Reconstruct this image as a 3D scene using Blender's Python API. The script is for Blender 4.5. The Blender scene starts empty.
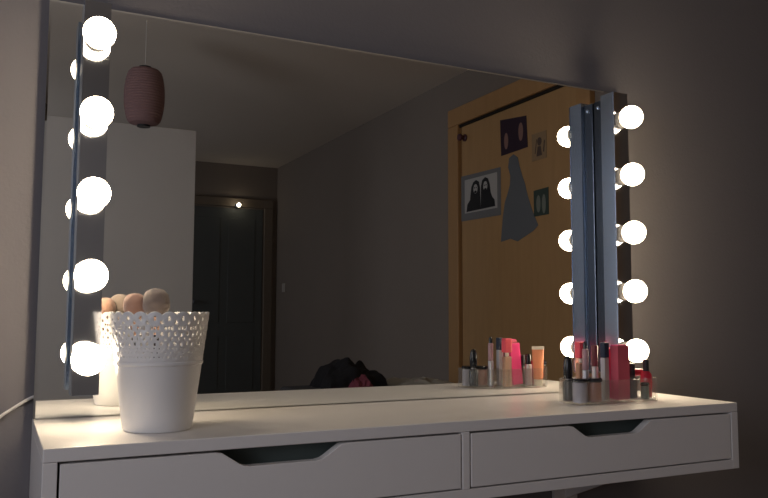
import bpy, bmesh, math, random
from mathutils import Vector, Matrix, noise
random.seed(7)
sc = bpy.context.scene
C = sc.collection
PI = math.pi

# ------------------------------------------------------------------ camera
cam_d = bpy.data.cameras.new('camera'); cam = bpy.data.objects.new('camera', cam_d); C.objects.link(cam)
F, YAW, PIT, ROL = 782.46, -0.4588, 0.0837, 0.0031
cam_d.sensor_width = 36; cam_d.lens = F/768*36; cam_d.clip_start = .01
c_, s_ = math.cos(YAW), math.sin(YAW)
fw = Vector((-s_*math.cos(PIT), c_*math.cos(PIT), math.sin(PIT)))
rt = Vector((c_, s_, 0)); up = rt.cross(fw)
r2 = rt*math.cos(ROL) + up*math.sin(ROL); u2 = up*math.cos(ROL) - rt*math.sin(ROL)
M = Matrix((r2, u2, -fw)).transposed().to_4x4(); M.translation = Vector((-0.0568, -1.3193, .1614))
cam.matrix_world = M
sc.camera = cam

# ------------------------------------------------------------------ world and exposure
w = bpy.data.worlds.new('night'); sc.world = w; w.use_nodes = True
w.node_tree.nodes['Background'].inputs[0].default_value = (.03, .035, .05, 1)
w.node_tree.nodes['Background'].inputs[1].default_value = .2
sc.view_settings.view_transform = 'Standard'; sc.view_settings.look = 'None'
sc.view_settings.exposure = 0.0; sc.view_settings.gamma = 1; sc.view_settings.use_curve_mapping = False
BULB = 34.0
BULB_COL = (1.0, .81, .57)
# added fill lights along the left wall, out of view, slightly blue
for y, e in ((-1.45, 13.5), (-4.9, 10)):
    wl = bpy.data.lights.new('window_light', 'AREA'); wl.shape = 'RECTANGLE'; wl.size = 1.1; wl.size_y = .9; wl.energy = e; wl.color = (.87, .89, 1.0)
    wo = bpy.data.objects.new('window_light', wl); C.objects.link(wo); wo.location = (-1.235, y, .55); wo.rotation_euler = (0, -PI/2, 0)
sc.cycles.max_bounces = 14; sc.cycles.glossy_bounces = 8; sc.cycles.transmission_bounces = 10
sc.cycles.caustics_reflective = True; sc.cycles.caustics_refractive = False
sc.cycles.sample_clamp_indirect = 4

# ------------------------------------------------------------------ materials
def nt(m): return m.node_tree.nodes, m.node_tree.links
def mat(name, col, rough=.5, metal=0, spec=.5, trans=0, emit=None, es=0, bump=None, vary=None, alpha=None, coat=0, ior=1.45):
    m = bpy.data.materials.new(name); m.use_nodes = True
    N, L = nt(m); b = N['Principled BSDF']
    b.inputs['Base Color'].default_value = (*col, 1); b.inputs['Roughness'].default_value = rough
    b.inputs['Metallic'].default_value = metal; b.inputs['Specular IOR Level'].default_value = spec
    b.inputs['Transmission Weight'].default_value = trans; b.inputs['IOR'].default_value = ior
    b.inputs['Coat Weight'].default_value = coat
    if emit: b.inputs['Emission Color'].default_value = (*emit, 1); b.inputs['Emission Strength'].default_value = es
    tc = N.new('ShaderNodeTexCoord')
    if vary:
        sc_, amt = vary
        n = N.new('ShaderNodeTexNoise'); n.inputs['Scale'].default_value = sc_; n.inputs['Detail'].default_value = 5
        L.new(tc.outputs['Object'], n.inputs['Vector'])
        mx = N.new('ShaderNodeMix'); mx.data_type = 'RGBA'
        mx.inputs['A'].default_value = (*[c*(1-amt) for c in col], 1); mx.inputs['B'].default_value = (*[min(1, c*(1+amt)) for c in col], 1)
        L.new(n.outputs['Fac'], mx.inputs['Factor']); L.new(mx.outputs['Result'], b.inputs['Base Color'])
    if bump:
        sc_, st = bump
        n = N.new('ShaderNodeTexNoise'); n.inputs['Scale'].default_value = sc_; n.inputs['Detail'].default_value = 4
        L.new(tc.outputs['Object'], n.inputs['Vector'])
        bp = N.new('ShaderNodeBump'); bp.inputs['Strength'].default_value = st; bp.inputs['Distance'].default_value = .002
        L.new(n.outputs['Fac'], bp.inputs['Height']); L.new(bp.outputs['Normal'], b.inputs['Normal'])
    return m
def wood(name, c1, c2, scale=(1, 1, 1), rough=.45):
    m = mat(name, c1, rough); N, L = nt(m); b = N['Principled BSDF']
    tc = N.new('ShaderNodeTexCoord'); mp = N.new('ShaderNodeMapping'); mp.inputs['Scale'].default_value = scale
    n = N.new('ShaderNodeTexNoise'); n.inputs['Scale'].default_value = 5; n.inputs['Detail'].default_value = 8; n.inputs['Distortion'].default_value = .6
    mx = N.new('ShaderNodeMix'); mx.data_type = 'RGBA'; mx.inputs['A'].default_value = (*c1, 1); mx.inputs['B'].default_value = (*c2, 1)
    L.new(tc.outputs['Object'], mp.inputs['Vector']); L.new(mp.outputs['Vector'], n.inputs['Vector'])
    L.new(n.outputs['Fac'], mx.inputs['Factor']); L.new(mx.outputs['Result'], b.inputs['Base Color'])
    return m
WALL = mat('wall_paint', (.190, .178, .188), .8, bump=(180, .25), vary=(3, .05))
WALLR = mat('warm_wall_paint', (.25, .208, .172), .85, bump=(180, .25), vary=(3, .05))
CEIL = mat('ceiling_paint', (.72, .64, .54), .9, bump=(60, .3))
FLOOR = wood('floor_wood', (.10, .055, .03), (.16, .09, .05), (1, 12, 1))
LACQ = mat('white_lacquer', (.84, .81, .79), .28, vary=(20, .02), bump=(400, .04))
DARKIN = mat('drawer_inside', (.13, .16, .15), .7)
MIRROR = mat('mirror_silver', (.86, .88, .88), 0.0, 1)
MEDGE = mat('mirror_edge', (.45, .55, .52), .15, .6)
BACKB = mat('backing_board', (.09, .08, .08), .8)
CHROME_TINT = mat('polished_chrome', (.52, .62, .78), .20, .92)  # blue in the base colour paints a bluish reflection into the chrome
CHROMEF = mat('mirror_chrome', (.46, .48, .53), .09, 1)
CHROME2 = mat('dark_steel', (.16, .19, .24), .22, 1)
COLLAR = mat('lamp_collar_grey', (.16, .155, .15), .45, 0)
OPAL = mat('lit_opal_glass', (1, .95, .9), .3, emit=BULB_COL, es=BULB)
CERAM = mat('white_enamel', (.78, .77, .77), .35, coat=.2)
ACRYL = mat('clear_acrylic', (.97, .97, .97), .04, trans=1, ior=1.3)
CORDM = mat('white_plastic_cord', (.75, .72, .68), .5)
DOORW = wood('orange_pine', (.56, .335, .145), (.45, .26, .11), (6, 6, .6))
FRAMEW = wood('orange_pine_frame', (.52, .30, .125), (.43, .235, .095), (6, 6, .6))
SLOT = mat('dark_gap', (.02, .015, .01), .9)

def thin_acrylic():
    m = bpy.data.materials.new('clear_acrylic'); m.use_nodes = True; N, L = nt(m); N.remove(N['Principled BSDF'])
    t = N.new('ShaderNodeBsdfTransparent'); t.inputs[0].default_value = (.97, .975, .97, 1)
    g = N.new('ShaderNodeBsdfGlossy'); g.inputs['Roughness'].default_value = .08
    d = N.new('ShaderNodeBsdfDiffuse'); d.inputs[0].default_value = (.8, .8, .8, 1)
    lw = N.new('ShaderNodeLayerWeight'); p = N.new('ShaderNodeMath'); p.operation = 'POWER'; p.inputs[1].default_value = 4
    f = N.new('ShaderNodeMath'); f.operation = 'MULTIPLY_ADD'; f.inputs[1].default_value = .7; f.inputs[2].default_value = .04
    L.new(lw.outputs['Facing'], p.inputs[0]); L.new(p.outputs[0], f.inputs[0])
    a = N.new('ShaderNodeMixShader'); b = N.new('ShaderNodeMixShader'); b.inputs[0].default_value = .035
    L.new(f.outputs[0], a.inputs[0]); L.new(t.outputs[0], a.inputs[1]); L.new(g.outputs[0], a.inputs[2])
    L.new(a.outputs[0], b.inputs[1]); L.new(d.outputs[0], b.inputs[2]); L.new(b.outputs[0], N['Material Output'].inputs[0])
    return m
ACRYL = thin_acrylic()
# ------------------------------------------------------------------ helpers
def obj(name, bm, m, parent=None, smooth=True, bevel=0, seg=2, loc=None):
    me = bpy.data.meshes.new(name)
    bmesh.ops.recalc_face_normals(bm, faces=bm.faces)
    bm.to_mesh(me); bm.free()
    for mm in (m if isinstance(m, (list, tuple)) else [m]): me.materials.append(mm)
    o = bpy.data.objects.new(name, me); C.objects.link(o)
    if parent: o.parent = parent
    if loc: o.location = loc
    if bevel:
        b = o.modifiers.new('bevel', 'BEVEL'); b.width = bevel; b.segments = seg; b.limit_method = 'ANGLE'; b.angle_limit = .7; b.harden_normals = True
    if smooth:
        for p in me.polygons: p.use_smooth = True
        me.set_sharp_from_angle(angle=.6)
    return o
def thing(name, label, cat, loc=(0, 0, 0), group=None, rz=0):
    o = bpy.data.objects.new(name, None); C.objects.link(o); o.location = loc; o.rotation_euler.z = rz
    o.empty_display_size = .05
    return tag(o, label, cat, group)
def tag(o, label, cat=None, group=None):
    o['label'] = label
    if cat: o['category'] = cat
    if group: o['group'] = group
    return o
def struct(o, label=None):
    o['kind'] = 'structure'
    if label: o['label'] = label
    return o
def bx(bm, x0, x1, y0, y1, z0, z1, mi=0):
    vs = [bm.verts.new(v) for v in ((x0, y0, z0), (x1, y0, z0), (x1, y1, z0), (x0, y1, z0), (x0, y0, z1), (x1, y0, z1), (x1, y1, z1), (x0, y1, z1))]
    for f in ((0, 3, 2, 1), (4, 5, 6, 7), (0, 1, 5, 4), (1, 2, 6, 5), (2, 3, 7, 6), (3, 0, 4, 7)):
        bm.faces.new([vs[i] for i in f]).material_index = mi
def box(*a):
    bm = bmesh.new(); bx(bm, *a); return bm
def prism(bm, pts, a0, a1, axis='z', mi=0):
    """closed outline pts extruded along axis from a0 to a1"""
    def P(p, a): return {'z': (p[0], p[1], a), 'y': (p[0], a, p[1]), 'x': (a, p[0], p[1])}[axis]
    lo = [bm.verts.new(P(p, a0)) for p in pts]; hi = [bm.verts.new(P(p, a1)) for p in pts]; n = len(pts)
    bm.faces.new(lo).material_index = mi; bm.faces.new(hi[::-1]).material_index = mi
    for i in range(n): bm.faces.new((lo[i], lo[(i+1) % n], hi[(i+1) % n], hi[i])).material_index = mi
def lathe(bm, prof, n=32, c=(0, 0, 0), axis='z', mi=0):
    """prof: list of (r, h); closes on r=0"""
    rings = []
    for r, h in prof:
        ring = []
        if r < 1e-6:
            p = (0, 0, h); v = bm.verts.new(tf(p, axis, c)); rings.append([v]); continue
        for i in range(n):
            a = 2*PI*i/n; ring.append(bm.verts.new(tf((r*math.cos(a), r*math.sin(a), h), axis, c)))
        rings.append(ring)
    for a, b in zip(rings, rings[1:]):
        for i in range(n):
            j = (i+1) % n
            if len(a) == 1 and len(b) == 1: continue
            if len(a) == 1: f = bm.faces.new((a[0], b[i], b[j]))
            elif len(b) == 1: f = bm.faces.new((a[i], b[0], a[j]))
            else: f = bm.faces.new((a[i], b[i], b[j], a[j]))
            f.material_index = mi
def tf(p, axis, c):
    x, y, z = p
    if axis == '-y': x, y, z = x, -z, y
    if axis == 'x': x, y, z = z, x, y
    return (x+c[0], y+c[1], z+c[2])
def L_(prof, n=32, c=(0, 0, 0), axis='z'):
    bm = bmesh.new(); lathe(bm, prof, n, c, axis); return bm
def tube(bm, pts, r, n=8):
    pts = [Vector(p) for p in pts]; rings = []
    for i, p in enumerate(pts):
        t = (pts[min(i+1, len(pts)-1)] - pts[max(i-1, 0)]).normalized()
        a = t.cross(Vector((0.13, .21, .97))).normalized(); b = t.cross(a)
        rr = r if not callable(r) else r(i/(len(pts)-1))
        rings.append([bm.verts.new(p + (a*math.cos(2*PI*k/n) + b*math.sin(2*PI*k/n))*rr) for k in range(n)])
    for u, v in zip(rings, rings[1:]):
        for k in range(n): bm.faces.new((u[k], u[(k+1) % n], v[(k+1) % n], v[k]))
    bm.faces.new(rings[0][::-1]); bm.faces.new(rings[-1])
def spline(P, n=10):
    P = [Vector(p) for p in P]; Q = [2*P[0]-P[1]] + P + [2*P[-1]-P[-2]]; out = []
    for i in range(1, len(Q)-2):
        for k in range(n):
            t = k/n; a, b, c, d = Q[i-1:i+3]
            out.append(.5*((2*b) + (c-a)*t + (2*a-5*b+4*c-d)*t*t + (3*b-a-3*c+d)*t**3))
    return out + [P[-1]]

# ------------------------------------------------------------------ room shell
XL, XR, YF, ZF, ZC, YB = -1.3, 2.45, -6.2, -.72, 1.64, .025
struct(obj('wall_back', box(XL-.1, XR+.1, YB, YB+.1, ZF, ZC), WALL), 'taupe painted wall behind the vanity mirror')
struct(obj('wall_right', box(XR, XR+.1, YF-.1, YB, ZF, ZC), WALLR), 'taupe side wall with the pine door')
struct(obj('wall_left', box(XL-.1, XL, YF-.1, YB, ZF, ZC), WALLR), 'taupe side wall left of the vanity')
struct(obj('wall_far', box(XL, XR, YF-.1, YF, ZF, ZC), WALLR), 'dim far wall seen in the mirror')
struct(obj('floor', box(XL-.1, XR+.1, YF-.1, YB+.1, ZF-.08, ZF), FLOOR), 'dark wooden floor')
struct(obj('ceiling', box(XL-.1, XR+.1, YF-.1, YB+.1, ZC, ZC+.08), CEIL), 'plain ceiling seen dimly in the mirror')
for nm, a in (('baseboard_back', (XL, XR, YB-.012, YB, ZF, ZF+.08)), ('baseboard_right', (XR-.012, XR, -1.5, YB-.013, ZF, ZF+.08)),
              ('baseboard_left', (XL, XL+.012, YF, YB-.013, ZF, ZF+.08))):
    struct(obj(nm, box(*a), mat(nm, (.5, .46, .42), .5), bevel=.004))

WF = mat('window_frame_white', (.7, .7, .68), .4); WP = mat('dusk_pane', (.03, .04, .06), .05)
for k, y in enumerate((-1.45, -4.9)):  # invented casements behind the added fill lights, never in view
    wi = struct(bpy.data.objects.new('window_%d' % (k+1), None), 'window in the left wall'); C.objects.link(wi); wi.location = (XL, y, .55)
    bm = bmesh.new()
    for a in ((-.55, -.48, -.65, .65), (.48, .55, -.65, .65), (-.48, .48, -.65, -.58), (-.48, .48, .58, .65), (-.48, .48, -.02, .02)): bx(bm, -.001, .05, a[0], a[1], a[2], a[3])
    obj('window_frame', bm, WF, wi, bevel=.004)
    obj('window_pane', box(.001, .012, -.48, .48, -.58, .58), WP, wi)

# pine door on the right wall
DX = XR
d1 = struct(bpy.data.objects.new('door_1', None), 'orange pine door with pictures taped on it'); C.objects.link(d1); d1.location = (DX, -2.15, ZF)
def loc_obj(name, bm, m, par, **k):   # world-coordinate mesh parented to an Empty
    bmesh.ops.translate(bm, verts=bm.verts, vec=-par.matrix_basis.translation); return obj(name, bm, m, par, **k)
bm = bmesh.new(); bx(bm, DX-.012, DX+.002, -2.672, -1.62, ZF+.008, 1.30)
loc_obj('door_panel', bm, DOORW, d1, bevel=.003)
bm = bmesh.new()
bx(bm, DX-.034, DX+.002, -2.80, -2.685, ZF, 1.315); bx(bm, DX-.034, DX+.002, -1.605, -1.50, ZF, 1.315); bx(bm, DX-.034, DX+.002, -2.80, -1.50, 1.315, 1.425)
loc_obj('door_frame', bm, FRAMEW, d1, bevel=.006)
bm = bmesh.new(); bx(bm, DX-.02, DX-.008, -2.688, -1.605, 1.298, 1.318)
loc_obj('door_stop', bm, SLOT, d1, smooth=False)
bm = L_([(0, 0), (.026, 0), (.026, -.006), (.010, -.012), (.010, -.03), (.022, -.036), (.027, -.048), (.02, -.06), (0, -.063)], 24, (0, 0, 0), 'x')
bmesh.ops.translate(bm, verts=bm.verts, vec=(DX-.012, -1.655, .28)); loc_obj('door_knob', bm, CHROME_TINT, d1)
bm = bmesh.new(); lathe(bm, [(0, 0), (.022, 0), (.022, -.008), (.014, -.014), (.014, -.028), (.021, -.034), (.02, -.046), (0, -.05)], 20, (DX-.012, -2.629, 1.225), 'x')
o = obj('coat_hook', bm, mat('dark_bronze', (.10, .035, .05), .4)); tag(o, 'small dark round knob hook near the top corner of the pine door', 'hook')

# far door seen through the mirror
d2 = struct(bpy.data.objects.new('door_2', None), 'dim grey door in the far wall'); C.objects.link(d2); d2.location = (1.94, YF, ZF)
bm = bmesh.new(); bx(bm, 1.52, 2.30, YF-.002, YF+.012, ZF+.008, 1.20)
for a in ((1.60, 1.87), (1.95, 2.22)):
    for z in ((-.6, -.05), (.08, 1.1)): bx(bm, a[0], a[1], YF+.011, YF+.017, z[0], z[1])
loc_obj('door_panel', bm, mat('grey_green_door', (.115, .125, .12), .5), d2, bevel=.004)
bm = bmesh.new(); bx(bm, 1.43, 1.51, YF, YF+.034, ZF, 1.215); bx(bm, 2.31, 2.40, YF, YF+.034, ZF, 1.215); bx(bm, 1.43, 2.40, YF, YF+.034, 1.215, 1.30)
loc_obj('door_frame', bm, mat('dim_wood_trim', (.20, .16, .12), .5), d2, bevel=.006)
bm = L_([(0, 0), (.025, 0), (.025, .006), (.010, .01), (.010, .03), (.026, .045), (.02, .06), (0, .064)], 20, (0, 0, 0), 'z')
bmesh.ops.rotate(bm, verts=bm.verts, matrix=Matrix.Rotation(-PI/2, 3, 'X')); bmesh.ops.translate(bm, verts=bm.verts, vec=(1.60, YF+.016, .28))
loc_obj('door_handle', bm, CHROME_TINT, d2)

# ------------------------------------------------------------------ white drawer shelf (vanity desk)
W, D, H = 1.19, .2857, .12
desk = thing('vanity_desk', 'white wall-mounted desk shelf with two drawers under the mirror', 'desk', (0, 0, -H))
def dl(name, bm, m, **k): return loc_obj(name, bm, m, desk, **k)
T = .017
bm = bmesh.new()
bx(bm, 0, W, -D, YB-.001, -T, 0)
dl('desk_top', bm, LACQ, bevel=.0014)
bm = bmesh.new()
bx(bm, 0, T, -D, YB-.001, -H, -T-.0002); bx(bm, W-T, W, -D, YB-.001, -H, -T-.0002); bx(bm, W/2-.0065, W/2+.0065, -D, YB-.001, -H+T, -T-.0002)
bx(bm, T, W-T, -D, YB-.001, -H, -H+T-.0001); bx(bm, T, W-T, YB-.012, YB-.001, -H+T, -T-.0002)
dl('carcass', bm, LACQ, bevel=.001)
def drawer(x0, x1):
    g = .0028; x0 += g; x1 -= g; z1 = -T-g; z0 = -H+T+g*.8; xc = (x0+x1)/2
    # front with rounded trapezoid cut-out in its top edge
    cut = [(-.094, 0), (-.085, -.0015), (-.078, -.006), (-.062, -.0165), (-.056, -.0195), (-.048, -.021), (.048, -.021), (.056, -.0195), (.062, -.0165), (.078, -.006), (.085, -.0015), (.094, 0)]
    pts = [(x0, z0), (x1, z0), (x1, z1)] + [(xc+a, z1+b) for a, b in cut[::-1]] + [(x0, z1)]
    bm = bmesh.new(); prism(bm, pts, -D+.0003, -D+.0163, 'y')
    f = dl('drawer', bm, LACQ, bevel=.0009)
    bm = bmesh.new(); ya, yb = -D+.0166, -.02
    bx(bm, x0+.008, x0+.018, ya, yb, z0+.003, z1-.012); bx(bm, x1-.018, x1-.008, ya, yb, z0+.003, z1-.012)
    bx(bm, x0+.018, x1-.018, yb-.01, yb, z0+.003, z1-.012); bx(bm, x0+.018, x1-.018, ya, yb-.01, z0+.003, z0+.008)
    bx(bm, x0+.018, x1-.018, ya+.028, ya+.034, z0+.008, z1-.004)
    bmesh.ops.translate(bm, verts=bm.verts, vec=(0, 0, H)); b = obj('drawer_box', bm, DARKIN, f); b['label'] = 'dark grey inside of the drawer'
    return f
drawer(T, W/2-.0065); drawer(W/2+.0065, W-T)
for x in (.16, 1.03):
    bm = bmesh.new(); bx(bm, x-.03, x+.03, YB-.010, YB-.0005, -H-.11, -H-.0002); bx(bm, x-.03, x+.03, -.23, YB-.010, -H-.008, -H-.0002)
    prism(bm, [(YB-.010, -H-.10), (YB-.010, -H-.008), (-.20, -H-.008)], x-.003, x+.003, 'x')
    dl('bracket', bm, LACQ, bevel=.001)

# ------------------------------------------------------------------ wall mirror
MH, MW = .6595, 1.192
mir = thing('wall_mirror', 'large frameless rectangular mirror standing on the white desk', 'mirror', (0, 0, .0005))
bv = .003
bm = bmesh.new()
zb = .0006
o_ = [(0, zb), (MW, zb), (MW, MH), (0, MH)]; i_ = [(bv, zb), (MW-bv, zb), (MW-bv, MH-bv), (bv, MH-bv)]
lo = [bm.verts.new((x, .0005, z)) for x, z in o_]; hi = [bm.verts.new((x, 0, z)) for x, z in i_]; bk = [bm.verts.new((x, .005, z)) for x, z in o_]
bm.faces.new(hi)
for k in range(4): bm.faces.new((lo[k], lo[(k+1) % 4], hi[(k+1) % 4], hi[k]))
for k in range(4): bm.faces.new((lo[k], bk[k], bk[(k+1) % 4], lo[(k+1) % 4])).material_index = 1
bm.faces.new(bk[::-1]).material_index = 1
bmesh.ops.translate(bm, verts=bm.verts, vec=(0, 0, .0012)); loc_obj('mirror_glass', bm, [MIRROR, MEDGE], mir, smooth=False)
bm = box(.012, MW-.012, .0053, YB-.001, .003, MH-.012)
loc_obj('backing_board', bm, BACKB, mir, smooth=False)

# ------------------------------------------------------------------ lamp strips with five globe bulbs
def light_strip(x, z1, label, first=None):
    root = thing('vanity_light', label, 'lamp', (x, -.002, z1), 'mirror lights')
    zt, zb = .060, -.4868-.055
    obj('back_plate', box(-.013, .013, -.030, 0, zb+.006, zt-.006), CHROME2, root, bevel=.002)
    bm = bmesh.new()   # chrome channel with rounded front edges
    w, y0, y1, r = .0195, -.030, -.0695, .004
    prof = [(-w, y0), (-w, y1+r)] + [(-w+r-r*math.cos(a), y1+r-r*math.sin(a)) for a in (PI/6, PI/3, PI/2)] + [(w-r+r*math.sin(a), y1+r-r*math.cos(a)) for a in (0, PI/6, PI/3)] + [(w, y1+r), (w, y0)]
    prism(bm, prof, zb, zt, 'z'); obj('housing', bm, CHROME_TINT, root, smooth=False)
    obj('front_plate', box(-.0193, .0193, -.0702, -.0696, zb+.0005, zt-.0005), CHROMEF, root, smooth=False)
    for s in (zt-.022, zb+.022):
        bm = L_([(0, .0035), (.003, .003), (.0045, .001), (.0045, -.001), (0, -.001)], 12, (-.0132, -.015, s), 'x')
        bmesh.ops.scale(bm, verts=bm.verts, vec=(-1, 1, 1), space=Matrix.Translation((.0132, 0, 0))); obj('screw', bm, CHROME_TINT, root)
    for k in range(5):
        z = -.1217*k
        bm = L_([(0, .0703), (.0172, .0703), (.0180, .071), (.0180, .080), (.0166, .0836), (0, .0828)], 28, (0, 0, z), '-y')
        s = obj('socket_collar', bm, COLLAR, root); s['label'] = 'short grey collar'
        R = .0237; cy = .100; a0 = math.asin(.0155/R)
        prof = [(.0155, .0800)] + [(R*math.sin(a), cy-R*math.cos(a)) for a in [a0+(PI-a0)*i/18 for i in range(18)]] + [(0, cy+R)]
        bm = L_([(0, .0800)]+prof, 32, (0, 0, z), '-y'); b = obj('bulb', bm, OPAL, root); b['label'] = 'lit round white bulb'
    return root
light_strip(.0662, .5824, 'vertical chrome strip of five globe bulbs at the left end of the mirror')
light_strip(1.1223, .5762, 'vertical chrome strip of five globe bulbs at the right end of the mirror')

# ------------------------------------------------------------------ white lace plant pot
PX, PY, PH = .1535, -.174, .164
pot = thing('lace_pot', 'white metal pot with perforated lace rim holding makeup brushes', 'pot', (PX, PY, 0))
def prad(z): return .0475 + (.0685-.0475)*z/PH
ZL = .094
bm = bmesh.new()
P = [(0, .0012), (prad(0)-.002, .0012), (prad(0), .003)] + [(prad(z), z) for z in (.02, .05, .08, ZL-.004)] + [(prad(ZL)+.0014, ZL-.002), (prad(ZL)+.0014, ZL+.001), (prad(ZL), ZL+.003)]
inner = [(r-.0014, z) for r, z in P[:1:-1]]
P2 = P + [(P[-1][0]-.0014, P[-1][1])] + inner[1:-1] + [(prad(0)-.004, .004), (0, .004)]
P2[0] = (0, .0005); P2[1] = (prad(0)-.002, .0005)
lathe(bm, P2, 72); obj('pot_body', bm, CERAM, pot)
bm = bmesh.new()   # lace band with real holes and scalloped rim
NT, NZ = 288, 34; z0 = ZL+.002; SC = 22
def top(a):
    ph = (a*SC/(2*PI)) % 1; return PH-.005 + .0055*abs(math.sin(PI*ph))**.6
def hole(a, v):     # v 0..1 height in the band
    zz = v*.0500; u = a*SC/(2*PI); h = False
    du = ((u % 1)-.5)*.0225; dz = zz-.0435            # round hole in each scallop
    if du*du+dz*dz < .0024**2: return True
    for (uo, zc, ru, rz) in ((0, .0395, .0022, .0017), (.25, .0345, .0017, .0022), (.75, .0345, .0017, .0022), (.5, .034, .002, .0016), (0, .029, .0026, .0022), (.5, .0275, .0023, .0022), (.25, .024, .0014, .0012), (.75, .024, .0014, .0012), (0, .0195, .0018, .002), (.5, .0185, .0022, .0014)):
        du = ((u-uo+.5) % 1-.5)*.0215; dz = zz-zc
        if (du/ru)**2+(dz/rz)**2 < 1: return True
    for k, zc in enumerate((.0065, .0110, .0150)):
        du = ((u*3+.5*k) % 1-.5)*.0072; dz = zz-zc
        if du*du+dz*dz < .0009**2: return True
    return False
grid = []
for j in range(NZ+1):
    row = []
    for i in range(NT):
        a = 2*PI*i/NT; z = z0+(top(a)-z0)*j/NZ; r = prad(z)+.0004*math.sin(a*SC)*math.sin(j*.9)
        row.append(bm.verts.new((r*math.cos(a), r*math.sin(a), z)))
    grid.append(row)
for j in range(NZ):
    for i in range(NT):
        a = 2*PI*(i+.5)/NT; z = z0+(top(a)-z0)*(j+.5)/NZ
        if hole(a, (z-ZL)/(PH-ZL)): continue
        bm.faces.new((grid[j][i], grid[j][(i+1) % NT], grid[j+1][(i+1) % NT], grid[j+1][i]))
for v in [v for v in bm.verts if not v.link_faces]: bm.verts.remove(v)
lo = obj('lace_rim', bm, CERAM, pot); so = lo.modifiers.new('s', 'SOLIDIFY'); so.thickness = .0016; so.offset = -1
lo['label'] = 'pierced scalloped lace band'

# makeup brushes in the pot
def brush(name, bx_, by_, topz, r, label, hair, lean=(0, 0), squash=1):
    rt_ = thing(name, label, 'makeup brush', (bx_, by_, .0045), 'makeup brushes in the pot')
    Hh = topz-.0045
    def sh(bm):
        for v in bm.verts:
            t = v.co.z/Hh; v.co.x += lean[0]*t; v.co.y += lean[1]*t
        return bm
    hb = Hh-2.1*r
    obj('handle', sh(L_([(0, 0), (.0035, .001), (.0055, .03), (.006, hb*.6), (.0045, hb-.024), (0, hb-.024)], 16)), mat('brush_handle', (.05, .04, .045), .3), rt_)
    obj('ferrule', sh(L_([(0, hb-.025), (.0055, hb-.025), (.0065, hb-.01), (.009, hb+.002), (0, hb+.002)], 20)), mat('rose_metal', (.8, .55, .45), .25, 1), rt_)
    bm = bmesh.new(); n = 14
    prof = [(0, hb), (.0085, hb)] + [(r*math.sin(PI*(.16+.84*i/n))**.8, hb+(Hh-hb)*(.5-.5*math.cos(PI*(.16+.84*i/n)))) for i in range(n)] + [(0, Hh)]
    lathe(bm, prof, 40)
    for v in bm.verts:
        if v.co.z > hb+.003: v.co.x *= 1+.10*noise.noise(v.co*140); v.co.y *= 1+.10*noise.noise(v.co*160+Vector((5,0,0)))
    m = mat('bristles_'+name, hair, .95, bump=(900, 1), vary=(60, .25)); N, Lk = nt(m); N['Principled BSDF'].inputs['Sheen Weight'].default_value = .6
    b = obj('bristles', sh(bm), m, rt_); return rt_
brush('makeup_brush', .1490, -.182, .1975, .0192, 'large beige fluffy makeup brush, tallest in the white lace pot', (.30, .23, .19), (-.003, .002))
brush('makeup_brush', .1235, -.165, .1905, .0165, 'peach fluffy makeup brush left of the large beige one in the pot', (.55, .31, .22), (-.004, 0))

# ------------------------------------------------------------------ acrylic makeup tray and its contents
TZ = .0035
tray = thing('makeup_tray', 'clear acrylic makeup tray filled with cosmetics on the right end of the desk', 'organizer', (.988, -.14, 0))
out = [(a-.988, b+.14) for a, b in [(.880, -.199), (.887, -.207), (1.070, -.207), (1.090, -.187), (1.091, -.150), (1.055, -.108), (.93, -.108), (.895, -.135), (.880, -.165)]]
def offset(pts, d):
    n = len(pts); res = []
    for i in range(n):
        p, q, r = Vector(pts[i-1]), Vector(pts[i]), Vector(pts[(i+1) % n])
        e1 = (q-p).normalized(); e2 = (r-q).normalized(); n1 = Vector((-e1.y, e1.x)); n2 = Vector((-e2.y, e2.x))
        b = (n1+n2).normalized(); res.append(tuple(q+b*d/max(.3, b.dot(n1))))
    return res
inn = offset(out, .0026)
bm = bmesh.new(); n = len(out)
zt = .043; zi = TZ+.0005; z00 = .0005
A = [bm.verts.new((*p, z00)) for p in out]; B = [bm.verts.new((*p, zt)) for p in out]; Ci = [bm.verts.new((*p, zt)) for p in inn]; Di = [bm.verts.new((*p, zi)) for p in inn]
bm.faces.new(A[::-1]); bm.faces.new(Di)
for u, v in ((A, B), (B, Ci), (Ci, Di)):
    for k in range(n): bm.faces.new((u[k], u[(k+1) % n], v[(k+1) % n], v[k]))
obj('tray_shell', bm, ACRYL, tray, smooth=False, bevel=.0006)
for x, ya, yb in ((-.030, -.0635, .028), (.0335, -.0635, .028), (.078, -.045, -.020)):
    obj('divider', box(x-.0011, x+.0011, ya, yb, zi+.0002, zt-.001), ACRYL, tray, smooth=False)

BLK = mat('black_gloss_plastic', (.012, .012, .015), .18)
BLKM = mat('black_matte_plastic', (.02, .02, .024), .45)
NAVY = mat('navy_plastic', (.02, .03, .06), .3)
SILV = mat('silver_tube', (.62, .60, .62), .3, .7)
PINK = mat('hot_pink_card', (.88, .05, .24), .4)
RED = mat('crimson_card', (.56, .09, .14), .45)
ROSE = mat('coral_red_plastic', (.85, .09, .13), .35)
NUDE = mat('nude_gloss', (.55, .33, .24), .15, coat=.6)
GREY = mat('lilac_grey_glass', (.40, .38, .45), .2)
BROWN = mat('brown_cream', (.42, .22, .17), .35)
PEACH = mat('peach_tube', (.85, .32, .16), .4)
CREAM = mat('cream_cap', (.85, .78, .66), .4)
MAUVE = mat('mauve_plastic', (.45, .27, .30), .35)
GRP = 'cosmetics in the clear tray'
Z0 = zi+.0002
def item(name, label, cat, x, y, rz=0, tilt=None):
    o = thing(name, label, cat, (x, y, Z0), GRP, rz)
    if tilt: o.rotation_euler = (tilt[0], tilt[1], rz)
    return o
def cyl(r, z0, z1, n=24, e=.001): return L_([(0, z0), (r-e, z0), (r, z0+e), (r, z1-e), (r-e, z1), (0, z1)], n)
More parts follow.
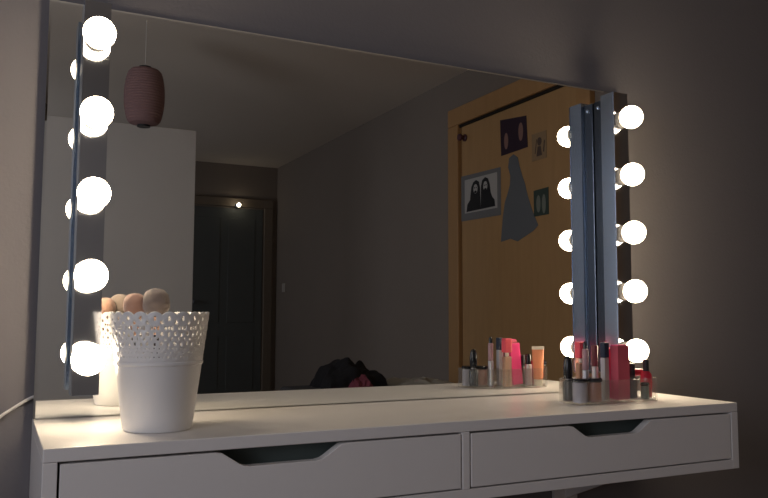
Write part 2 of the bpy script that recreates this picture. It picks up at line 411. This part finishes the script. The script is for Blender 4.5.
# black rounded nail polish, front left corner
t = item('nail_polish', 'black nail polish bottle with tall rounded cap, leftmost in the clear tray', 'nail polish', .8960, -.1600)
obj('bottle', L_([(0, 0), (.0085, 0), (.0100, .002), (.0102, .032), (.008, .037), (.005, .038), (0, .038)], 24), BLK, t)
o = obj('collar', cyl(.0062, .0382, .0405), SILV, t); o['label'] = 'silver ring'
obj('cap', L_([(0, .0406), (.0075, .0406), (.0082, .046), (.0085, .062), (.0072, .074), (.0045, .0805), (0, .082)], 24), BLK, t)
# grey jar with black lid
t = item('cream_jar', 'lilac grey jar with flat black lid beside the black nail polish', 'jar', .9000, -.1880)
obj('jar_body', L_([(0, 0), (.0125, 0), (.0135, .002), (.0135, .034), (.012, .036), (0, .036)], 32), GREY, t)
obj('lid', cyl(.0150, .0362, .0430, 32, .0015), BLK, t)
t = item('cream_jar', 'small brown jar with flat black lid, between the lilac jar and the crimson carton', 'jar', .9340, -.1870)
obj('jar_body', L_([(0, 0), (.012, 0), (.013, .002), (.013, .033), (.012, .035), (0, .035)], 32), BROWN, t)
obj('lid', cyl(.0150, .0352, .0425, 32, .0015), BLK, t)
# pink-capped gloss
t = item('lip_gloss', 'nude lip gloss with square coral red cap, behind the lilac jar', 'lip gloss', .959, -.1225)
obj('tube', box(-.009, .009, -.006, .006, 0, .066), NUDE, t, bevel=.002)
o = obj('neck', cyl(.004, .0662, .0745), CREAM, t); o['label'] = 'pale neck'
obj('cap', box(-.0095, .0095, -.008, .008, .0746, .106), ROSE, t, bevel=.0025)
# mauve lipstick
t = item('lipstick', 'slim grey lipstick with dark top, behind the brown jar', 'lipstick', .9400, -.1575)
obj('base', cyl(.0062, 0, .055), SILV, t); obj('cap', cyl(.0058, .0552, .094), MAUVE, t); obj('tip', L_([(0, .0942), (.004, .0942), (.004, .104), (.002, .108), (0, .109)], 16), BLK, t)
t = item('mascara', 'silver mascara tube with dark red cap, in the middle of the clear tray', 'mascara', .9735, -.1450)
obj('tube', cyl(.0062, 0, .060), SILV, t); obj('cap', cyl(.0060, .0602, .100), mat('oxblood_plastic', (.16, .03, .045), .3), t)
t = item('lip_gloss', 'clear silvery gloss tube with dark navy cap, touching the crimson carton', 'lip gloss', .9740, -.1720)
obj('tube', box(-.0058, .0058, -.0058, .0058, 0, .078), SILV, t, bevel=.0015)
obj('cap', box(-.0061, .0061, -.0061, .0061, .0782, .106), NAVY, t, bevel=.0015)
# crimson carton (tall box)
t = item('cosmetics_carton', 'tall crimson cosmetics carton standing in the tray, the largest item', 'carton', 1.0040, -.1800, math.radians(8))
bm = bmesh.new(); bx(bm, -.0165, .0165, -.009, .009, 0, .100)
obj('box', bm, RED, t, bevel=.0008)
obj('flap', box(-.0160, .0160, -.0085, .0085, .1002, .1017), PINK, t, bevel=.0004)
# hot pink carton behind it
t = item('cosmetics_carton', 'hot pink carton leaning behind the crimson one', 'carton', 1.0080, -.1560, math.radians(6), (0, math.radians(-5)))
t.location.z += .0012
obj('box', box(-.0125, .0125, -.0085, .0085, 0, .092), PINK, t, bevel=.0008)
obj('flap', box(-.0120, .0120, -.008, .008, .0922, .0934), RED, t, bevel=.0004)
# peach squeeze tube
t = item('hand_cream_tube', 'peach squeeze tube with pale crimped end, behind the cartons', 'tube', 1.043, -.1215, math.radians(20))
bm = bmesh.new(); n = 28; rings = []
for k in range(9):
    f = k/8; z = .014+.066*f; rx = .0105+.0035*f; ry = .0105*(1-f)+.0009*f
    rings.append([bm.verts.new((rx*math.cos(2*PI*i/n), ry*math.sin(2*PI*i/n), z)) for i in range(n)])
for u, v in zip(rings, rings[1:]):
    for i in range(n): bm.faces.new((u[i], u[(i+1) % n], v[(i+1) % n], v[i]))
bm.faces.new(rings[0][::-1]); bm.faces.new(rings[-1])
obj('tube', bm, PEACH, t); obj('cap', cyl(.0100, 0, .0138), CREAM, t)
o = obj('crimp', box(-.0142, .0142, -.0011, .0011, .0798, .087), CREAM, t, bevel=.0004); o['label'] = 'pale flat end'
# small silver bottle with black cap
t = item('foundation_bottle', 'little silver bottle with black cap, behind the cartons beside the peach tube', 'bottle', 1.0320, -.1430)
obj('bottle', cyl(.0080, 0, .046), SILV, t); obj('cap', L_([(0, .0462), (.0065, .0462), (.0068, .066), (.005, .069), (0, .069)], 20), BLK, t)
# dark bottle right of the carton
t = item('nail_polish', 'small dark bottle with black cap just right of the crimson carton', 'nail polish', 1.0385, -.1740)
obj('bottle', L_([(0, 0), (.0085, 0), (.0095, .002), (.0095, .036), (.006, .041), (0, .041)], 24), mat('dark_green_glass', (.04, .06, .055), .12), t)
obj('cap', cyl(.0064, .0412, .066), BLKM, t)
# greenish jar
t = item('eyeshadow_pot', 'small green-grey pot in the front right of the tray', 'jar', 1.0520, -.1935)
obj('pot_body', cyl(.0075, 0, .024), mat('green_grey_glass', (.14, .17, .15), .2), t); obj('lid', cyl(.008, .0242, .031), BLK, t)
# red polish with dark cap, and a pink pot lying on top at the right end
t = item('nail_polish', 'red nail polish with dark cap, rightmost in the clear tray', 'nail polish', 1.0755, -.1735)
obj('bottle', L_([(0, 0), (.0095, 0), (.0105, .002), (.0115, .03), (.0105, .044), (.006, .050), (0, .050)], 28), mat('red_polish_glass', (.50, .02, .045), .12, coat=.5), t)
obj('cap', cyl(.0060, .0502, .073), BLKM, t)
t = item('lipstick', 'crimson lipstick case lying across the tray rim, behind the red nail polish', 'lipstick', 1.050, -.1500, math.radians(-15))
t.location.z = zt+.0075
obj('case', L_([(0, -.004), (.0068, -.004), (.0070, -.003), (.0070, .030), (0, .030)], 20, (0, 0, 0), 'x'), mat('crimson_plastic', (.45, .03, .06), .3), t)
obj('base', L_([(0, .0302), (.0062, .0302), (.0062, .044), (0, .044)], 20, (0, 0, 0), 'x'), BLK, t)

# ------------------------------------------------------------------ power cord from behind the mirror
bm = bmesh.new()
tube(bm, spline([(.03, .0185, .045), (.008, .0195, .036), (-.008, .0195, .029), (-.028, .0195, .0165), (-.048, .0195, .002), (-.075, .0195, -.03), (-.10, .0195, -.10), (-.115, .0195, -.25), (-.12, .0195, -.45), (-.12, .0195, -.62)]), .0024, 10)
tag(obj('power_cord', bm, CORDM), 'thin white power cord coming from behind the mirror at left', 'cord')

# ------------------------------------------------------------------ things in the room, seen in the mirror
def flatpic(name, label, cat, pts, cols, art, th=.0015, group='pictures on the pine door'):
    """flat item on the door; pts = (y,z) outline on x = face; art adds figures as thin raised prints"""
    xf = DX-.0125
    cy = sum(p[0] for p in pts)/len(pts); cz = sum(p[1] for p in pts)/len(pts)
    r = thing(name, label, cat, (xf, cy, cz), group)
    bm = bmesh.new(); prism(bm, [(p[0]-cy, p[1]-cz) for p in pts], -th, 0, 'x'); obj('sheet', bm, cols, r, smooth=False)
    return r, cy, cz
def printed(par, name, m, cy, cz, shapes, x0, t=.0006):
    bm = bmesh.new()
    if name in ('faces', 'figures', 'eyes', 'beards') and len(shapes) > 1:      # one mesh for each face or figure
        bm.free()
        for s in shapes:
            b1 = bmesh.new(); prism(b1, [(a-cy, b-cz) for a, b in s], -x0-t, -x0, 'x'); o = obj(name[:-1], b1, m, par, smooth=False)
        return o
    for i, s in enumerate(shapes): prism(bm, [(a-cy, b-cz) for a, b in s], -x0-t-.0002*i, -x0, 'x')
    return obj(name, bm, m, par, smooth=False)
def ell(cy, cz, ry, rz, n=20, rot=0):
    return [(cy+ry*math.cos(2*PI*i/n)*math.cos(rot)-rz*math.sin(2*PI*i/n)*math.sin(rot), cz+ry*math.cos(2*PI*i/n)*math.sin(rot)+rz*math.sin(2*PI*i/n)*math.cos(rot)) for i in range(n)]
PAPER = mat('grey_mount_card', (.20, .20, .20), .8); WHITEP = mat('white_print', (.50, .48, .45), .7); INK = mat('black_ink', (.02, .02, .022), .7)
DUSK = mat('dark_violet_photo', (.035, .018, .035), .5); SKIN = mat('photo_skin_tone', (.30, .17, .14), .6)
SILH = mat('blue_grey_paper', (.16, .17, .18), .85); GREENP = mat('dark_green_photo', (.05, .075, .06), .5); SKET = mat('pale_brown_paper', (.36, .24, .13), .8)
GRPH = mat('graphite', (.12, .08, .06), .8)
# black and white portrait on grey mount
r, cy, cz = flatpic('mounted_portrait', 'black and white picture of two long-haired people, on grey mount on the door', 'picture',
                    [(-2.685+.01, .722), (-2.262, .715), (-2.262, .985), (-2.675, .995)], PAPER, None)
printed(r, 'print', WHITEP, cy, cz, [[(-2.635, .765), (-2.295, .76), (-2.295, .962), (-2.635, .966)]], .0015)
printed(r, 'figures', INK, cy, cz, [
    [(-2.615, .772), (-2.605, .815), (-2.575, .84), (-2.568, .88), (-2.560, .915), (-2.54, .94), (-2.51, .95), (-2.48, .935), (-2.468, .90), (-2.466, .85), (-2.462, .772)],
    [(-2.4615, .772), (-2.460, .85), (-2.458, .905), (-2.445, .938), (-2.415, .952), (-2.385, .94), (-2.368, .905), (-2.360, .86), (-2.345, .83), (-2.322, .81), (-2.315, .772)]], .0024)
printed(r, 'faces', WHITEP, cy, cz, [ell(-2.515, .898, .022, .028), ell(-2.412, .900, .021, .028)], .0033)
printed(r, 'eyes', INK, cy, cz, [ell(a+b, .905, .005, .004, 10) for a in (-2.515, -2.412) for b in (-.009, .009)], .0040)
printed(r, 'beards', INK, cy, cz, [ell(a, .880, .013, .008, 12) for a in (-2.515, -2.412)], .0040)
# dark photo of two faces
r, cy, cz = flatpic('photograph', 'dark violet photograph of two faces, highest on the pine door', 'picture', [(-2.255, 1.045), (-2.01, 1.05), (-2.02, 1.222), (-2.262, 1.250)], DUSK, None)
printed(r, 'faces', SKIN, cy, cz, [ell(-2.205, 1.120, .019, .046), ell(-2.070, 1.145, .021, .050)], .0015)
# blue-grey cut-out of a long dress
r, cy, cz = flatpic('paper_cutout', 'blue-grey paper cut-out shaped like a long gown, in the middle of the pine door', 'picture',
    [(-2.265, .565), (-2.175, .575), (-2.11, .555), (-1.97, .60), (-1.93, .625), (-1.975, .70), (-2.02, .80), (-2.04, .86), (-2.06, .90), (-2.085, .96), (-2.10, 1.01), (-2.14, 1.035), (-2.18, 1.02), (-2.19, .97), (-2.17, .92), (-2.175, .87), (-2.20, .82), (-2.225, .78), (-2.245, .70)], SILH, None)
# small dark green photo
r, cy, cz = flatpic('photograph', 'small dark green photograph of figures, lowest at right on the pine door', 'picture', [(-1.965, .672), (-1.842, .672), (-1.842, .812), (-1.965, .808)], GREENP, None)
printed(r, 'figures', mat('pale_green_print', (.22, .24, .2), .7), cy, cz, [ell(-1.925, .735, .018, .045), ell(-1.88, .73, .016, .05)], .0015)
# pale sketch
r, cy, cz = flatpic('sketch', 'pale brown pencil sketch right of the dark violet photograph', 'drawing', [(-1.975, .965), (-1.852, .965), (-1.852, 1.108), (-1.975, 1.108)], SKET, None)
printed(r, 'pencil_lines', GRPH, cy, cz, [ell(-1.91, 1.06, .018, .022), [(-1.935, .985), (-1.89, .985), (-1.90, 1.035), (-1.925, 1.035)], [(-1.95, 1.0), (-1.945, 1.0), (-1.93, 1.075), (-1.935, 1.075)], [(-1.88, 1.0), (-1.872, 1.0), (-1.865, 1.06), (-1.872, 1.06)]], .0015)

# pale wardrobe
wx0, wx1, wy, wz = -1.28, .909, -3.0, 1.184
wd = thing('wardrobe', 'tall pale grey wardrobe seen at left in the mirror', 'wardrobe', ((wx0+wx1)/2, wy-.28, ZF))
WM = mat('pale_wardrobe', (.62, .585, .54), .5, vary=(4, .04))
loc_obj('body', box(wx0, wx1, wy-.56, wy-.02, ZF+.001, wz), WM, wd, bevel=.003)
for k in range(2):
    a = wx0+.003+k*(wx1-wx0)/2; b = a+(wx1-wx0)/2-.006
    d = loc_obj('door', box(a, b, wy-.0195, wy, ZF+.07, wz-.004), WM, wd, bevel=.002)
    hx = b-.04 if k == 0 else a+.04
    bm = bmesh.new(); bx(bm, hx-.006, hx+.006, wy+.012, wy+.022, .05, .25); bx(bm, hx-.005, hx+.005, wy+.0005, wy+.012, .06, .07); bx(bm, hx-.005, hx+.005, wy+.0005, wy+.012, .23, .24)
    bmesh.ops.translate(bm, verts=bm.verts, vec=-wd.location); obj('handle', bm, CHROME_TINT, d, bevel=.002)

# red paper lantern
lt = thing('paper_lantern', 'faded red paper lantern hanging on a thin cord, seen upper left in the mirror', 'lantern', (.567, -2.66, 1.10))
bm = bmesh.new(); pr = [(.03, 0)]
for k in range(41):
    f = k/40; pr.append((.070+.030*math.sin(PI*f)**.5-.003*(k % 2), .01+.27*f))
pr.append((.03, .29)); lathe(bm, pr, 36); obj('shade', bm, mat('red_paper', (.27, .16, .155), .9), lt)
bm = bmesh.new()
lathe(bm, [(0, .288), (.032, .288), (.032, .298), (0, .298)], 24); obj('top_rim', bm, BLKM, lt)
bm = bmesh.new(); lathe(bm, [(0, -.008), (.032, -.008), (.032, .002), (0, .002)], 24); obj('bottom_rim', bm, BLKM, lt)
bm = bmesh.new(); tube(bm, [(0, 0, .298), (0, 0, .4), (0, 0, ZC-1.10-.0002)], .0015, 6); obj('cord', bm, CORDM, lt)

# bench with folded clothes
bn = thing('bench', 'dark upholstered bench heaped with clothes, low in the mirror', 'bench', (1.66, -2.25, ZF))
FAB = mat('charcoal_fabric', (.07, .068, .07), .95, bump=(300, .6)); LEGW = wood('dark_leg_wood', (.10, .05, .03), (.07, .035, .02))
loc_obj('seat', box(1.24, 2.08, -2.5, -2.0, -.29, -.20), FAB, bn, bevel=.02, seg=3)
for x in (1.28, 2.04):
    for y in (-2.46, -2.04):
        bm = bmesh.new(); prism(bm, [(x-.02, y-.02), (x+.02, y-.02), (x+.02, y+.02), (x-.02, y+.02)], ZF+.001, -.285); loc_obj('leg', bm, LEGW, bn)
def heap(name, label, x0, x1, y0, y1, h, m, seed, zb=-.199):
    bm = bmesh.new(); n = 30; g = []
    for j in range(n+1):
        row = []
        for i in range(n+1):
            u, v = i/n*2-1, j/n*2-1
            e = max(0, 1-abs(u)**3.2)*max(0, 1-abs(v)**3.2)
            z = h*e**.45*(.72+.45*noise.noise(Vector((u*1.9+seed, v*1.5, seed)))) + .012*e*noise.noise(Vector((u*7, v*7+seed, 2)))
            x = (x0+x1)/2+(x1-x0)/2*u; y = (y0+y1)/2+(y1-y0)/2*v
            x += .03*noise.noise(Vector((v*3, seed, 0))); y += .02*noise.noise(Vector((u*3, 0, seed)))
            row.append(bm.verts.new((x, y, zb+max(.001, z))))
        g.append(row)
    lo = [[bm.verts.new((v.co.x, v.co.y, zb)) for v in row] for row in g]
    for j in range(n):
        for i in range(n):
            bm.faces.new((g[j][i], g[j][i+1], g[j+1][i+1], g[j+1][i])); bm.faces.new((lo[j][i], lo[j+1][i], lo[j+1][i+1], lo[j][i+1]))
    for k in range(n):
        bm.faces.new((g[0][k], lo[0][k], lo[0][k+1], g[0][k+1])); bm.faces.new((g[n][k], g[n][k+1], lo[n][k+1], lo[n][k]))
        bm.faces.new((g[k][0], g[k+1][0], lo[k+1][0], lo[k][0])); bm.faces.new((g[k][n], lo[k][n], lo[k+1][n], g[k+1][n]))
    return tag(obj(name, bm, m), label, 'clothes')
heap('jumper', 'crumpled black jumper heaped up, seen low in the middle of the mirror', 1.38, 1.70, -2.44, -2.18, .155, mat('black_knit', (.012, .011, .013), .95, bump=(200, .7)), 1.3)
heap('scarf', 'pink scarf lying in front of the black jumper, low in the mirror', 1.47, 1.56, -2.16, -2.06, .075, mat('pink_cloth', (.22, .05, .075), .9), 4.1)
heap('towel', 'pale folded towel at the right end of the clothes heap in the mirror', 1.78, 2.04, -2.44, -2.06, .045, mat('pale_towel', (.42, .40, .34), .95, bump=(250, .7)), 7.7)

# glowing ball put in for a glint over the far door, and switch
lp = thing('wall_spotlight', 'tiny lit spotlight glinting above the far door in the mirror', 'lamp', (2.029, YF+.0345, 1.19+.035))
bm = bmesh.new(); lathe(bm, [(0, 0), (.022, 0), (.022, -.006), (.012, -.01), (.016, -.04), (0, -.04)], 20)
bmesh.ops.rotate(bm, verts=bm.verts, matrix=Matrix.Rotation(PI/2, 3, 'X')); obj('housing', bm, CHROME_TINT, lp)
bm = bmesh.new(); bmesh.ops.create_uvsphere(bm, u_segments=20, v_segments=12, radius=.02); bmesh.ops.translate(bm, verts=bm.verts, vec=(0, .058, 0))
obj('bulb', bm, mat('lit_small_bulb', (1, .95, .85), .3, emit=(1, .85, .62), es=14), lp)
sw = thing('light_switch', 'small pale light switch beside the far door in the mirror', 'switch', (XR-.0002, -5.95, .42))
obj('plate', box(-.009, 0, -.042, .042, -.042, .042), mat('switch_plastic', (.5, .46, .4), .4), sw, bevel=.003)
obj('rocker', box(-.0135, -.0092, -.014, .014, -.024, .024), mat('switch_rocker', (.55, .5, .45), .35), sw, bevel=.002)
